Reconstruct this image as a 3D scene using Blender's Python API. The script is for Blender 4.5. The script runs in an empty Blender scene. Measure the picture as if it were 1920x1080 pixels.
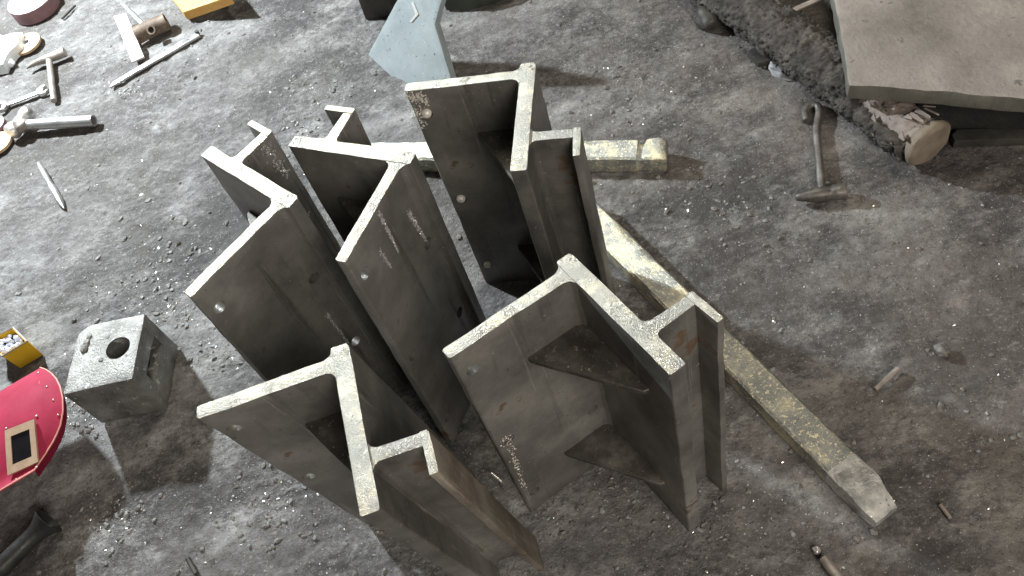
import bpy, bmesh, math, random
import numpy as np
from mathutils import Vector, Matrix, noise

random.seed(7); rng = np.random.default_rng(11)
R = math.radians
scene = bpy.context.scene

# ------------------------------------------------------------------ camera
CH = 1.5
F_PX, PITCH, ROLL = 1625.4, R(54.085), R(-19.571)
fw = Vector((0, math.cos(PITCH), -math.sin(PITCH)))
rt0 = Vector((1, 0, 0)); up0 = rt0.cross(fw)
rt = math.cos(ROLL)*rt0 + math.sin(ROLL)*up0
up = -math.sin(ROLL)*rt0 + math.cos(ROLL)*up0
cam = bpy.data.objects.new('camera', bpy.data.cameras.new('camera'))
scene.collection.objects.link(cam)
M = Matrix((rt, up, -fw)).transposed().to_4x4(); M.translation = Vector((0, 0, CH))
cam.matrix_world = M
cam.data.sensor_width = 36.0
cam.data.lens = F_PX/1920*36.0
cam.data.clip_start = 0.02; cam.data.clip_end = 100
scene.camera = cam

def G(px, py, z=0.0):
    """point of height z seen at a pixel of the 1920x1080 photograph"""
    d = fw*F_PX + rt*(px-960) - up*(py-540)
    t = (z-CH)/d.z
    return Vector((0, 0, CH)) + d*t

# ------------------------------------------------------------------ light
w = bpy.data.worlds.new('World'); scene.world = w; w.use_nodes = True
bg = w.node_tree.nodes['Background']
bg.inputs[0].default_value = (1.0, 0.88, 0.76, 1); bg.inputs[1].default_value = 0.05

def lamp(name, kind, loc, energy, col, size, target=None):
    l = bpy.data.lights.new(name, kind); l.energy = energy; l.color = col
    if kind == 'AREA': l.shape = 'DISK'; l.size = size
    else: l.shadow_soft_size = size
    o = bpy.data.objects.new(name, l); scene.collection.objects.link(o); o.location = loc
    if target is not None:
        o.rotation_euler = (Vector(target)-Vector(loc)).to_track_quat('-Z', 'Y').to_euler()
    return o
lamp('work_lamp', 'POINT', (-1.49, 2.97, 1.47), 600, (0.89, 0.96, 1.0), 0.065)
lamp('hall_lamp', 'AREA', (1.0, 3.0, 4.2), 70, (1.0, 0.90, 0.73), 1.4, (0.3, 0.8, 0))
lamp('front_fill', 'AREA', (0.7, -1.7, 2.3), 92, (1.0, 0.92, 0.82), 1.5, (0.1, 0.9, 0.3))  # added soft fill with no visible source, lifts bracket faces and shadows

scene.view_settings.view_transform = 'Standard'
scene.view_settings.look = 'None'
scene.view_settings.exposure = 0.0
scene.view_settings.gamma = 1.0

# ------------------------------------------------------------------ helpers
def put(name, me, mat=None, parent=None):
    o = bpy.data.objects.new(name, me); scene.collection.objects.link(o)
    if mat is not None:
        for m in (mat if isinstance(mat, (list, tuple)) else [mat]): me.materials.append(m)
    if parent is not None: o.parent = parent
    return o
def tag(o, label=None, cat=None, group=None, kind=None):
    if label: o['label'] = label
    if cat: o['category'] = cat
    if group: o['group'] = group
    if kind: o['kind'] = kind
    return o
def thing(name, loc, label, cat, group=None, rz=0):
    o = bpy.data.objects.new(name, None); scene.collection.objects.link(o)
    o.location = loc; o.rotation_euler = (0, 0, rz); o.empty_display_size = 0.05
    return tag(o, label, cat, group)
def finish(bm, smooth=35):
    bmesh.ops.recalc_face_normals(bm, faces=bm.faces)
    me = bpy.data.meshes.new('m'); bm.to_mesh(me); bm.free()
    if smooth:
        me.shade_smooth(); me.set_sharp_from_angle(angle=R(smooth))
    return me
def prism_bm(pts, z0, z1):
    """pts: list of (x,y) outline; z0/z1 floats or per-point lists"""
    bm = bmesh.new(); n = len(pts)
    a = [bm.verts.new((p[0], p[1], z0 if not isinstance(z0, (list, tuple)) else z0[i])) for i, p in enumerate(pts)]
    b = [bm.verts.new((p[0], p[1], z1 if not isinstance(z1, (list, tuple)) else z1[i])) for i, p in enumerate(pts)]
    bm.faces.new(a[::-1]); bm.faces.new(b)
    for i in range(n): bm.faces.new((a[i], a[(i+1) % n], b[(i+1) % n], b[i]))
    bmesh.ops.recalc_face_normals(bm, faces=bm.faces)
    return bm
def bevel(bm, wd, seg=2, ang=25):
    es = [e for e in bm.edges if len(e.link_faces) == 2 and e.calc_face_angle(0) > R(ang)]
    bmesh.ops.bevel(bm, geom=es, offset=wd, segments=seg, affect='EDGES', profile=0.6, clamp_overlap=True)
def slice_bm(bm, step, axes='xyz'):
    for ax in axes:
        k = 'xyz'.index(ax)
        lo = min(v.co[k] for v in bm.verts); hi = max(v.co[k] for v in bm.verts)
        n = int((hi-lo)/step)
        for i in range(1, n):
            c = [0, 0, 0]; c[k] = lo+(hi-lo)*i/n
            d = [0, 0, 0]; d[k] = 1
            bmesh.ops.bisect_plane(bm, geom=bm.verts[:]+bm.edges[:]+bm.faces[:], plane_co=c, plane_no=d)
def rough(bm, amp, scale, seed=0.0, fine=0.0):
    off = Vector((seed*7.3, seed*3.1, seed*1.7))
    for v in bm.verts:
        p = v.co*scale+off
        v.co += noise.noise_vector(p)*amp
        if fine: v.co += noise.noise_vector(v.co*scale*5+off)*fine
def boolean(me, cutters):
    a = bpy.data.objects.new('t', me); scene.collection.objects.link(a)
    cs = []
    for c in cutters:
        o = bpy.data.objects.new('c', c); scene.collection.objects.link(o); cs.append(o)
        m = a.modifiers.new('b', 'BOOLEAN'); m.operation = 'DIFFERENCE'; m.object = o; m.solver = 'EXACT'
    dg = bpy.context.evaluated_depsgraph_get(); dg.update()
    out = bpy.data.meshes.new_from_object(a.evaluated_get(dg))
    for o in cs+[a]:
        d = o.data; bpy.data.objects.remove(o); bpy.data.meshes.remove(d)
    return out
def cyl_bm(p0, p1, r0, r1=None, seg=20, caps=True, rings=None):
    """tube of revolution; rings = [(t, r), ...] along p0..p1"""
    p0, p1 = Vector(p0), Vector(p1); ax = (p1-p0); L = ax.length; q = ax.to_track_quat('Z', 'Y')
    rings = rings or [(0, r0), (1, r0 if r1 is None else r1)]
    bm = bmesh.new(); rows = []
    for t, r in rings:
        rows.append([bm.verts.new(p0+q @ Vector((r*math.cos(2*math.pi*i/seg), r*math.sin(2*math.pi*i/seg), t*L))) for i in range(seg)])
    for a, b in zip(rows, rows[1:]):
        for i in range(seg): bm.faces.new((a[i], a[(i+1) % seg], b[(i+1) % seg], b[i]))
    if caps: bm.faces.new(rows[0][::-1]); bm.faces.new(rows[-1])
    return bm
def sweep_bm(pts, r, seg=10):
    pts = [Vector(p) for p in pts]; bm = bmesh.new(); rows = []
    rr = r if isinstance(r, (list, tuple)) else [r]*len(pts)
    up_ = Vector((0, 0, 1))
    for i, p in enumerate(pts):
        t = (pts[min(i+1, len(pts)-1)]-pts[max(i-1, 0)]).normalized()
        s = t.cross(up_); s = s.normalized() if s.length > 1e-4 else Vector((1, 0, 0)); n = s.cross(t)
        rows.append([bm.verts.new(p+rr[i]*(math.cos(2*math.pi*k/seg)*s+math.sin(2*math.pi*k/seg)*n)) for k in range(seg)])
    for a, b in zip(rows, rows[1:]):
        for k in range(seg): bm.faces.new((a[k], a[(k+1) % seg], b[(k+1) % seg], b[k]))
    bm.faces.new(rows[0][::-1]); bm.faces.new(rows[-1])
    return bm
def xform(bm, mtx):
    bmesh.ops.transform(bm, matrix=mtx, verts=bm.verts); return bm
def join_bm(dst, src):
    me = bpy.data.meshes.new('tmp'); src.to_mesh(me); src.free(); dst.from_mesh(me); bpy.data.meshes.remove(me); return dst

# ------------------------------------------------------------------ materials
def material(name, cols, metallic=0.0, rough=(0.4, 0.7), scale=8.0, bump=0.3, bscale=60.0, bdist=0.002,
             spots=None, streak=None, spec=0.5, emit=None):
    """cols: list of (pos, rgb) on a fractal noise; spots: (scale, threshold, rgb, rough); streak: (scale xyz, thr, rgb)"""
    m = bpy.data.materials.new(name); m.use_nodes = True
    nt = m.node_tree; N = nt.nodes; L = nt.links
    b = N['Principled BSDF']
    tc = N.new('ShaderNodeTexCoord')
    def noi(sc, det=6, ro=0.6, vec=None, dist=0.0):
        n = N.new('ShaderNodeTexNoise'); n.inputs['Scale'].default_value = sc; n.inputs['Detail'].default_value = det
        n.inputs['Roughness'].default_value = ro; n.inputs['Distortion'].default_value = dist
        L.new(vec or tc.outputs['Object'], n.inputs['Vector']); return n.outputs['Fac']
    def ramp(src, stops):
        r = N.new('ShaderNodeValToRGB'); L.new(src, r.inputs[0]); e = r.color_ramp.elements
        while len(e) < len(stops): e.new(0.5)
        for k, (p, c) in enumerate(stops):
            e[k].position = p; e[k].color = (*c, 1) if len(c) == 3 else c
        return r.outputs[0]
    def mix(f, a, c):
        x = N.new('ShaderNodeMix'); x.data_type = 'RGBA'; L.new(f, x.inputs[0]); L.new(a, x.inputs[6])
        if isinstance(c, tuple): x.inputs[7].default_value = (*c, 1)
        else: L.new(c, x.inputs[7])
        return x.outputs[2]
    n1 = noi(scale, 9, 0.65)
    col = ramp(n1, cols)
    fine = noi(bscale, 8, 0.7)
    rg = N.new('ShaderNodeMapRange'); L.new(noi(scale*2.3, 6, 0.7), rg.inputs[0])
    rg.inputs[1].default_value = 0.3; rg.inputs[2].default_value = 0.7
    rg.inputs[3].default_value = rough[0]; rg.inputs[4].default_value = rough[1]
    rough_out = rg.outputs[0]
    if streak:
        for (sc, thr, rgb) in streak:
            mp = N.new('ShaderNodeMapping'); mp.inputs['Scale'].default_value = sc; L.new(tc.outputs['Object'], mp.inputs[0])
            f = ramp(noi(1.0, 5, 0.7, mp.outputs[0]), [(thr, (0, 0, 0)), (min(thr+0.12, 1), (1, 1, 1))])
            f2 = ramp(noi(scale*1.5, 5, 0.7), [(0.4, (0, 0, 0)), (0.62, (1, 1, 1))])
            mm = N.new('ShaderNodeMath'); mm.operation = 'MULTIPLY'; L.new(f, mm.inputs[0]); L.new(f2, mm.inputs[1])
            col = mix(mm.outputs[0], col, rgb)
    if spots:
        for (sc, thr, rgb) in spots:
            f = ramp(noi(sc, 4, 0.75), [(thr, (0, 0, 0)), (min(thr+0.05, 1), (1, 1, 1))])
            col = mix(f, col, rgb)
    L.new(col, b.inputs['Base Color']); L.new(rough_out, b.inputs['Roughness'])
    b.inputs['Metallic'].default_value = metallic
    b.inputs['Specular IOR Level'].default_value = spec
    if bump:
        bp = N.new('ShaderNodeBump'); bp.inputs['Strength'].default_value = bump; bp.inputs['Distance'].default_value = bdist
        L.new(fine, bp.inputs['Height']); L.new(bp.outputs[0], b.inputs['Normal'])
    return m

MT = {}
MT['cast'] = material('cast_skin', [(0.34, (0.078, 0.075, 0.070)), (0.5, (0.185, 0.178, 0.164)), (0.64, (0.32, 0.31, 0.285))], metallic=0.45,
    rough=(0.27, 0.50), scale=3.5, bump=0.4, bscale=190, bdist=0.0016, spots=[(150, 0.64, (0.38, 0.365, 0.33)), (7, 0.64, (0.165, 0.115, 0.078)), (90, 0.65, (0.05, 0.046, 0.04))],
    streak=[((60, 60, 2.2), 0.615, (0.52, 0.50, 0.44)), ((30, 30, 1.4), 0.58, (0.06, 0.055, 0.048))])
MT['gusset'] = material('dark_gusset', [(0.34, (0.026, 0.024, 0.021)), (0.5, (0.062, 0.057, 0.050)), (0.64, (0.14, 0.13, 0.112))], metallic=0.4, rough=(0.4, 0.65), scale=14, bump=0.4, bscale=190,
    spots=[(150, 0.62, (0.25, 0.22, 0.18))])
MT['cast_rust'] = material('rusty_cast_skin', [(0.34, (0.075, 0.060, 0.047)), (0.5, (0.17, 0.142, 0.113)), (0.64, (0.29, 0.26, 0.22))], metallic=0.4,
    rough=(0.32, 0.58), scale=6, bump=0.4, bscale=190, bdist=0.0016, spots=[(16, 0.62, (0.21, 0.135, 0.075)), (150, 0.63, (0.45, 0.40, 0.33))],
    streak=[((50, 50, 2.5), 0.56, (0.48, 0.42, 0.33)), ((30, 30, 1.4), 0.56, (0.07, 0.05, 0.035))])
MT['cut'] = material('cut_face', [(0.36, (0.40, 0.40, 0.37)), (0.48, (0.52, 0.51, 0.45)), (0.58, (0.78, 0.73, 0.56))], metallic=0.65,
    rough=(0.20, 0.5), scale=11, bump=1.0, bscale=330, bdist=0.0028, spots=[(260, 0.62, (0.22, 0.20, 0.17)), (110, 0.585, (0.80, 0.78, 0.70)), (26, 0.62, (0.36, 0.36, 0.34))])
MT['bar'] = material('bar_steel', [(0.40, (0.33, 0.345, 0.33)), (0.5, (0.45, 0.455, 0.42)), (0.60, (0.80, 0.75, 0.55))], metallic=0.85,
    rough=(0.26, 0.48), scale=16, bump=1.0, bscale=300, bdist=0.0024, spots=[(130, 0.55, (0.95, 0.88, 0.64)), (200, 0.60, (0.22, 0.21, 0.18))])  # yellow spots paint the overhead lamp's glints into the steel colour
MT['tip'] = material('hammered_tip', [(0.36, (0.30, 0.30, 0.29)), (0.5, (0.58, 0.58, 0.56)), (0.62, (0.86, 0.85, 0.80))], metallic=0.75,
    rough=(0.28, 0.55), scale=22, bump=1.0, bscale=130, bdist=0.006, spots=[(60, 0.60, (0.80, 0.80, 0.78)), (120, 0.62, (0.16, 0.14, 0.12))])
MT['iron_tool'] = material('iron_tool', [(0.3, (0.06, 0.055, 0.05)), (0.55, (0.15, 0.14, 0.13)), (0.75, (0.30, 0.29, 0.27))], metallic=0.6, rough=(0.35, 0.6), scale=24, bump=0.4, bscale=200)
MT['stud'] = material('stud_end', [(0.3, (0.5, 0.47, 0.42)), (0.7, (0.8, 0.77, 0.70))], metallic=0.2, rough=(0.3, 0.5), scale=60, bump=0.4, bscale=300)
MT['spark'] = material('bright_spatter', [(0.3, (0.55, 0.54, 0.52)), (0.7, (0.8, 0.8, 0.78))], metallic=0.7, rough=(0.15, 0.4), scale=80)
MT['shiny'] = material('worn_steel', [(0.3, (0.40, 0.40, 0.40)), (0.7, (0.68, 0.68, 0.67))], metallic=0.8, rough=(0.25, 0.5), scale=20, bump=0.3, bscale=150,
    spots=[(90, 0.66, (0.22, 0.19, 0.16))])
MT['tool'] = material('tool_steel', [(0.3, (0.16, 0.14, 0.12)), (0.55, (0.34, 0.31, 0.28)), (0.75, (0.5, 0.48, 0.45))], metallic=0.5, rough=(0.35, 0.65), scale=22, bump=0.4, bscale=200,
    spots=[(70, 0.68, (0.20, 0.11, 0.06))])

# ------------------------------------------------------------------ floor
LAT = {}
def vnoise(x, y, cell, seed):
    """smooth value noise on arrays"""
    g = LAT.setdefault(seed, np.random.default_rng(seed).random((256, 256)))
    u = x/cell+1000; v = y/cell+1000
    i = np.floor(u).astype(int); j = np.floor(v).astype(int); a = u-i; b = v-j
    a = a*a*(3-2*a); b = b*b*(3-2*b)
    g_ = lambda p, q: g[p % 256, q % 256]
    return (g_(i, j)*(1-a)+g_(i+1, j)*a)*(1-b)+(g_(i, j+1)*(1-a)+g_(i+1, j+1)*a)*b - 0.5
def floor_h(x, y):
    # streaky relief, dragged roughly along the image diagonal
    c, s = math.cos(R(-38)), math.sin(R(-38))
    p, q = x*c+y*s, -x*s+y*c
    h = 0.0050*vnoise(x, y, 0.23, 1)+0.0034*vnoise(p*0.6, q, 0.06, 2)+0.0042*vnoise(p*0.6, q, 0.026, 3)
    h = h+0.0036*vnoise(p*0.8, q, 0.013, 4)
    pit = vnoise(x, y, 0.035, 6)+0.5*vnoise(x, y, 0.017, 7)
    h = h-0.010*np.clip(pit-0.40, 0, 1)
    lump = vnoise(x, y, 0.021, 8)+0.5*vnoise(x, y, 0.011, 9)
    h = h+0.012*np.clip(lump-0.40, 0, 1)
    return h-0.0040
fine_x = np.arange(-1.75, 1.75, 0.0062); fine_y = np.arange(-0.05, 3.35, 0.0062)
gx = np.concatenate([[-4, -3, -2.3], fine_x, [2.3, 3, 4]]); gy = np.concatenate([[-1.5, -0.6], fine_y, [3.8, 4.5, 5.5]])
X, Y = np.meshgrid(gx, gy); Z = floor_h(X, Y)
me = bpy.data.meshes.new('floor')
nx, ny = len(gx), len(gy)
idx = np.arange(nx*ny).reshape(ny, nx)
quads = np.stack([idx[:-1, :-1], idx[:-1, 1:], idx[1:, 1:], idx[1:, :-1]], -1).reshape(-1, 4)
me.vertices.add(nx*ny); me.vertices.foreach_set('co', np.stack([X, Y, Z], -1).ravel().astype(np.float32))
me.loops.add(quads.size); me.loops.foreach_set('vertex_index', quads.ravel().astype(np.int32))
me.polygons.add(len(quads)); me.polygons.foreach_set('loop_start', (np.arange(len(quads))*4).astype(np.int32))
me.update(); me.shade_smooth()

def floor_material():
    m = bpy.data.materials.new('floor_dirt'); m.use_nodes = True
    nt = m.node_tree; N = nt.nodes; L = nt.links; b = N['Principled BSDF']
    tc = N.new('ShaderNodeTexCoord')
    mp = N.new('ShaderNodeMapping'); mp.inputs['Rotation'].default_value = (0, 0, R(38)); mp.inputs['Scale'].default_value = (0.6, 1, 1)
    L.new(tc.outputs['Object'], mp.inputs[0])
    def noi(sc, det=6, ro=0.6, v=None):
        n = N.new('ShaderNodeTexNoise'); n.inputs['Scale'].default_value = sc; n.inputs['Detail'].default_value = det; n.inputs['Roughness'].default_value = ro
        L.new(v or mp.outputs[0], n.inputs['Vector']); return n.outputs['Fac']
    def ramp(src, stops):
        r = N.new('ShaderNodeValToRGB'); L.new(src, r.inputs[0]); e = r.color_ramp.elements
        while len(e) < len(stops): e.new(0.5)
        for k, (p, c) in enumerate(stops): e[k].position = p; e[k].color = (*c, 1)
        return r.outputs[0]
    def mix(f, a, c, mode='MIX'):
        x = N.new('ShaderNodeMix'); x.data_type = 'RGBA'; x.blend_type = mode; L.new(f, x.inputs[0]); L.new(a, x.inputs[6])
        if isinstance(c, tuple): x.inputs[7].default_value = (*c, 1)
        else: L.new(c, x.inputs[7])
        return x.outputs[2]
    base = ramp(noi(11, 12, 0.75), [(0.34, (0.070, 0.067, 0.066)), (0.47, (0.165, 0.162, 0.16)), (0.58, (0.27, 0.269, 0.263)), (0.68, (0.43, 0.428, 0.42))])
    # brown patches toward the slab side: warm shade painted in, plus some dirt
    sx = N.new('ShaderNodeSeparateXYZ'); L.new(tc.outputs['Object'], sx.inputs[0])
    mr = N.new('ShaderNodeMapRange'); L.new(sx.outputs[0], mr.inputs[0])
    mr.inputs[1].default_value = -0.5; mr.inputs[2].default_value = 0.9; mr.inputs[3].default_value = -0.25; mr.inputs[4].default_value = 0.2
    ad = N.new('ShaderNodeMath'); ad.operation = 'ADD'; L.new(noi(2.2, 7, 0.65), ad.inputs[0]); L.new(mr.outputs[0], ad.inputs[1])
    base = mix(ramp(ad.outputs[0], [(0.42, (0, 0, 0)), (0.75, (0.7, 0.7, 0.7))]), base, ramp(noi(17, 11, 0.75), [(0.35, (0.065, 0.050, 0.041)), (0.5, (0.125, 0.102, 0.086)), (0.66, (0.22, 0.19, 0.166))]))
    # black soot patches, pale scuffs, fine specks
    def broken(a, b_, k):
        m1 = N.new('ShaderNodeMath'); m1.operation = 'MULTIPLY_ADD'; L.new(b_, m1.inputs[0]); m1.inputs[1].default_value = k; L.new(a, m1.inputs[2])
        m2 = N.new('ShaderNodeMath'); m2.operation = 'SUBTRACT'; L.new(m1.outputs[0], m2.inputs[0]); m2.inputs[1].default_value = k*0.5
        return m2.outputs[0]
    gr_ = noi(80, 6, 0.8)
    base = mix(ramp(broken(noi(3.4, 7, 0.68), gr_, 0.5), [(0.46, (0, 0, 0)), (0.60, (0.88, 0.88, 0.88))]), base, (0.038, 0.035, 0.035))
    base = mix(ramp(broken(noi(1.3, 6, 0.65, tc.outputs['Object']), gr_, 0.35), [(0.45, (0, 0, 0)), (0.60, (0.7, 0.7, 0.7))]), base, (0.075, 0.067, 0.061))
    base = mix(ramp(noi(42, 8, 0.78), [(0.575, (0, 0, 0)), (0.70, (0.6, 0.6, 0.6))]), base, (0.36, 0.36, 0.345))
    base = mix(ramp(noi(30, 7, 0.8, tc.outputs['Object']), [(0.35, (0.65, 0.65, 0.65)), (0.43, (0, 0, 0))]), base, (0.065, 0.062, 0.06))
    base = mix(ramp(noi(190, 4, 0.85, tc.outputs['Object']), [(0.615, (0, 0, 0)), (0.67, (1, 1, 1))]), base, (0.52, 0.52, 0.50))
    base = mix(ramp(noi(140, 4, 0.85, tc.outputs['Object']), [(0.355, (1, 1, 1)), (0.40, (0, 0, 0))]), base, (0.03, 0.028, 0.028))
    L.new(base, b.inputs['Base Color'])
    rr = N.new('ShaderNodeMapRange'); L.new(noi(20, 6, 0.7), rr.inputs[0]); rr.inputs[3].default_value = 0.35; rr.inputs[4].default_value = 0.95
    L.new(rr.outputs[0], b.inputs['Roughness']); b.inputs['Specular IOR Level'].default_value = 0.4
    bp = N.new('ShaderNodeBump'); bp.inputs['Strength'].default_value = 1.0; bp.inputs['Distance'].default_value = 0.0085
    L.new(noi(58, 9, 0.72, tc.outputs['Object']), bp.inputs['Height']); L.new(bp.outputs[0], b.inputs['Normal'])
    return m
MT['floor'] = floor_material()
tag(put('floor', me, MT['floor']), kind='structure', label='grey dusty workshop floor of rough trodden concrete')

# ------------------------------------------------------------------ the five bracket castings
LA, LB, NB, TA, TB, VS, TS, LS, LF, TF, H = 0.219, 0.2173, 0.0139, 0.0197, 0.0252, 0.1391, 0.0193, 0.0774, 0.0571, 0.0125, 0.5647
HOLES = [(0.197, 0.51), (0.197, 0.285), (0.197, 0.07), (0.048, 0.40), (0.048, 0.20)]
def bracket(q, hand, label, seed, studs=False, size=1.0, rusty=()):
    x, y, th, tx, ty, sk = q
    def W(u, v):                         # local plan position, hand = +1 / -1 mirrors, sk = casting out of square
        return (u-v*math.sin(sk), hand*v*math.cos(sk))
    corners = [(LA, 0), (LA, TA), (0, LB), (TB, LB), (-LS, VS), (-LS, VS+LF), (0, -NB)]
    zo = -1
    for u, v in corners:
        p = Matrix.Rotation(th, 2) @ Vector(W(u, v)); zo = max(zo, (tx*p[0]+ty*p[1])*size)
    root = thing('bracket_casting', (x, y, zo-0.004), label, 'bracket', 'steel bracket castings standing on the floor')
    nz = Vector((tx, ty, 1)).normalized()
    tilt = Vector((0, 0, 1)).rotation_difference(nz).to_matrix()
    root.scale = (size, size, size)
    root.rotation_euler = (tilt @ Matrix.Rotation(th, 3, 'Z')).to_euler()
    def part(name, prof, z0, z1, wd=0.0018, cut=None, amp=0.0011, mats=None):
        bm = prism_bm([W(*p) for p in prof], z0, z1)
        bevel(bm, wd, 2)
        if cut:
            me = finish(bm, None)
            cutters = [finish(cyl_bm((*W(u, -0.03), z), (*W(u, TA+0.03), z), 0.0106, seg=20), None) for u, z in cut]
            me = boolean(me, cutters); bm = bmesh.new(); bm.from_mesh(me); bpy.data.meshes.remove(me)
        slice_bm(bm, 0.019)
        rough(bm, amp, 22, seed, 0.0004)
        bm.normal_update()
        for f in bm.faces:
            f.material_index = 1 if (f.normal.z > 0.6 and f.calc_center_median().z > H-0.02) else 0
        me = finish(bm, 32)
        return put(name, me, [MT['cast_rust' if name in rusty else 'cast'], MT['cut']], root)
    A = [(TB-0.004, -0.010), (TB, -0.010), (TB+0.003, -0.004), (TB+0.012, 0), (LA-0.003, 0), (LA, 0.003), (LA, TA-0.003), (LA-0.003, TA),
         (TB+0.012, TA), (TB+0.004, TA+0.004), (TB, TA+0.012), (TB-0.004, TA+0.012)]
    part('mounting_plate', A, 0.0012, H-0.0012, cut=HOLES)
    B = [(0.003, -NB), (TB-0.002, -NB), (TB, -NB+0.003), (TB, LB-0.002), (TB-0.002, LB), (0.002, LB), (0, LB-0.003), (0, -NB+0.006)]
    part('back_plate', B, 0, H)
    r = 0.009
    Wb = [(-LS+0.003, VS+0.0012), (-r, VS), (-0.003, VS-0.003), (0, VS-r), (0.004, VS-r), (0.004, VS+TS+r), (0, VS+TS+r), (-0.003, VS+TS+0.003), (-r, VS+TS), (-LS+0.003, VS+TS-0.001)]
    part('web', Wb, 0.0022, H-0.0022)
    Fl = [(-LS, VS+0.003), (-LS+0.003, VS), (-LS+TF, VS), (-LS+TF, VS+TS), (-LS+TF-0.001, VS+LF), (-LS+0.001, VS+LF), (-LS, VS+LF-0.003)]
    part('flange', Fl, 0.0006, H-0.0006)
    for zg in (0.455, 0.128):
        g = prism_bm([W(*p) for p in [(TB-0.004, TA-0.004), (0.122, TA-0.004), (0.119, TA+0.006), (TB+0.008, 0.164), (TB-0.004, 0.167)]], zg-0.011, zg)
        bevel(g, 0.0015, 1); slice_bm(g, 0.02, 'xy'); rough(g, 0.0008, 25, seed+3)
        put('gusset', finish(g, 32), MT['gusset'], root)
    if studs:
        for u, z in HOLES[:3]:
            a = Vector((*W(u, -0.002), z)); b = Vector((*W(u, TA+0.007), z))
            s = cyl_bm(a, b, 0.0085, seg=16, rings=[(0, 0.0087), (0.8, 0.0088), (0.92, 0.0072), (1, 0.004)])
            put('stud', finish(s, 50), MT['stud'], root)
    return root
b_front = bracket((0.09975, 0.68416, -2.84575, -0.00699, 0.01063, 0.03956), 1, 'bracket casting nearest the long diagonal bar, both triangular gussets visible inside', 1)
b_lean = bracket((-0.18242, 0.69404, -3.18883, -0.07699, -0.06599, 0.01833), 1, 'bracket casting at the bottom edge of the picture, leaning toward the viewer', 2, size=1.0127, rusty=('flange',))
b_rear = bracket((0.16082, 1.06675, 2.78598, -0.01338, 0.01008, 0.00299), 1, 'rearmost bracket casting with a column of bright round studs down its plate', 3, True)
b_mid = bracket((-0.07525, 0.95154, -2.20419, -0.0066, 0.05554, 0.0284), -1, 'middle bracket casting with chalky streaks running down its outer plate', 4)
b_left = bracket((-0.26625, 0.97038, -2.48671, -0.00397, 0.02544, 0.04861), -1, 'leftmost bracket casting with the brightest top edges, behind the square block', 5)


# ------------------------------------------------------------------ more materials
MT['block'] = material('block_iron', [(0.32, (0.10, 0.098, 0.09)), (0.5, (0.20, 0.197, 0.185)), (0.66, (0.30, 0.297, 0.285))], metallic=0.5, rough=(0.32, 0.6), scale=12,
    bump=0.7, bscale=180, bdist=0.003, spots=[(55, 0.60, (0.50, 0.51, 0.50)), (90, 0.63, (0.07, 0.062, 0.055))])
MT['slag'] = material('slag', [(0.3, (0.05, 0.045, 0.04)), (0.7, (0.26, 0.25, 0.23))], metallic=0.2, rough=(0.4, 0.8), scale=120, bump=0.6, bscale=400)
MT['red'] = material('red_fibre', [(0.32, (0.26, 0.016, 0.042)), (0.66, (0.36, 0.031, 0.072))], rough=(0.6, 0.8), scale=9, bump=0.2, bscale=120, spec=0.18, spots=[(45, 0.65, (0.24, 0.03, 0.05)), (14, 0.66, (0.42, 0.10, 0.12))])
MT['red_edge'] = material('red_fibre_edge', [(0.3, (0.62, 0.25, 0.22)), (0.7, (0.75, 0.38, 0.30))], rough=(0.5, 0.7), scale=40)
MT['tan'] = material('tan_frame', [(0.3, (0.36, 0.25, 0.17)), (0.7, (0.52, 0.40, 0.30))], rough=(0.4, 0.6), scale=25, bump=0.2)
MT['rivet'] = material('rivet', [(0.3, (0.6, 0.42, 0.34)), (0.7, (0.75, 0.6, 0.5))], metallic=0.6, rough=(0.3, 0.5), scale=40)
MT['darkglass'] = material('dark_glass', [(0.3, (0.008, 0.008, 0.010)), (0.7, (0.014, 0.014, 0.018))], rough=(0.06, 0.22), scale=30, bump=0.05, spec=0.7)
MT['black'] = material('black_rubber', [(0.3, (0.012, 0.012, 0.012)), (0.7, (0.035, 0.034, 0.033))], rough=(0.3, 0.55), scale=30, bump=0.3, bscale=160, spots=[(80, 0.72, (0.12, 0.11, 0.10))])
MT['yellow'] = material('yellow_paint', [(0.3, (0.50, 0.29, 0.012)), (0.7, (0.62, 0.37, 0.02))], rough=(0.3, 0.5), scale=20, bump=0.15, spots=[(55, 0.68, (0.16, 0.11, 0.04))])
MT['crystal'] = material('pale_granules', [(0.3, (0.45, 0.48, 0.58)), (0.7, (0.8, 0.82, 0.9))], rough=(0.2, 0.5), scale=200, bump=0.5, bscale=500)
MT['orange'] = material('orange_card', [(0.3, (0.55, 0.30, 0.07)), (0.7, (0.66, 0.38, 0.10))], rough=(0.5, 0.7), scale=18, bump=0.1, spots=[(30, 0.70, (0.55, 0.16, 0.08))])
MT['lavender'] = material('disc_label', [(0.3, (0.50, 0.44, 0.56)), (0.5, (0.72, 0.68, 0.76)), (0.7, (0.82, 0.80, 0.86))], rough=(0.35, 0.6), scale=16, bump=0.1)
MT['mauve'] = material('disc_side', [(0.3, (0.17, 0.09, 0.10)), (0.7, (0.26, 0.15, 0.16))], rough=(0.5, 0.7), scale=30, bump=0.5, bscale=300)
MT['abrasive'] = material('tan_abrasive', [(0.3, (0.42, 0.27, 0.15)), (0.7, (0.62, 0.47, 0.30))], rough=(0.7, 0.9), scale=40, bump=0.8, bscale=500)
MT['ring'] = material('steel_ring', [(0.3, (0.7, 0.7, 0.68)), (0.7, (0.85, 0.85, 0.82))], metallic=0.4, rough=(0.3, 0.5), scale=40)
MT['plastic'] = material('white_plastic', [(0.3, (0.66, 0.72, 0.76)), (0.7, (0.82, 0.86, 0.88))], rough=(0.2, 0.45), scale=30, bump=0.3, bscale=60, bdist=0.004)
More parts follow.
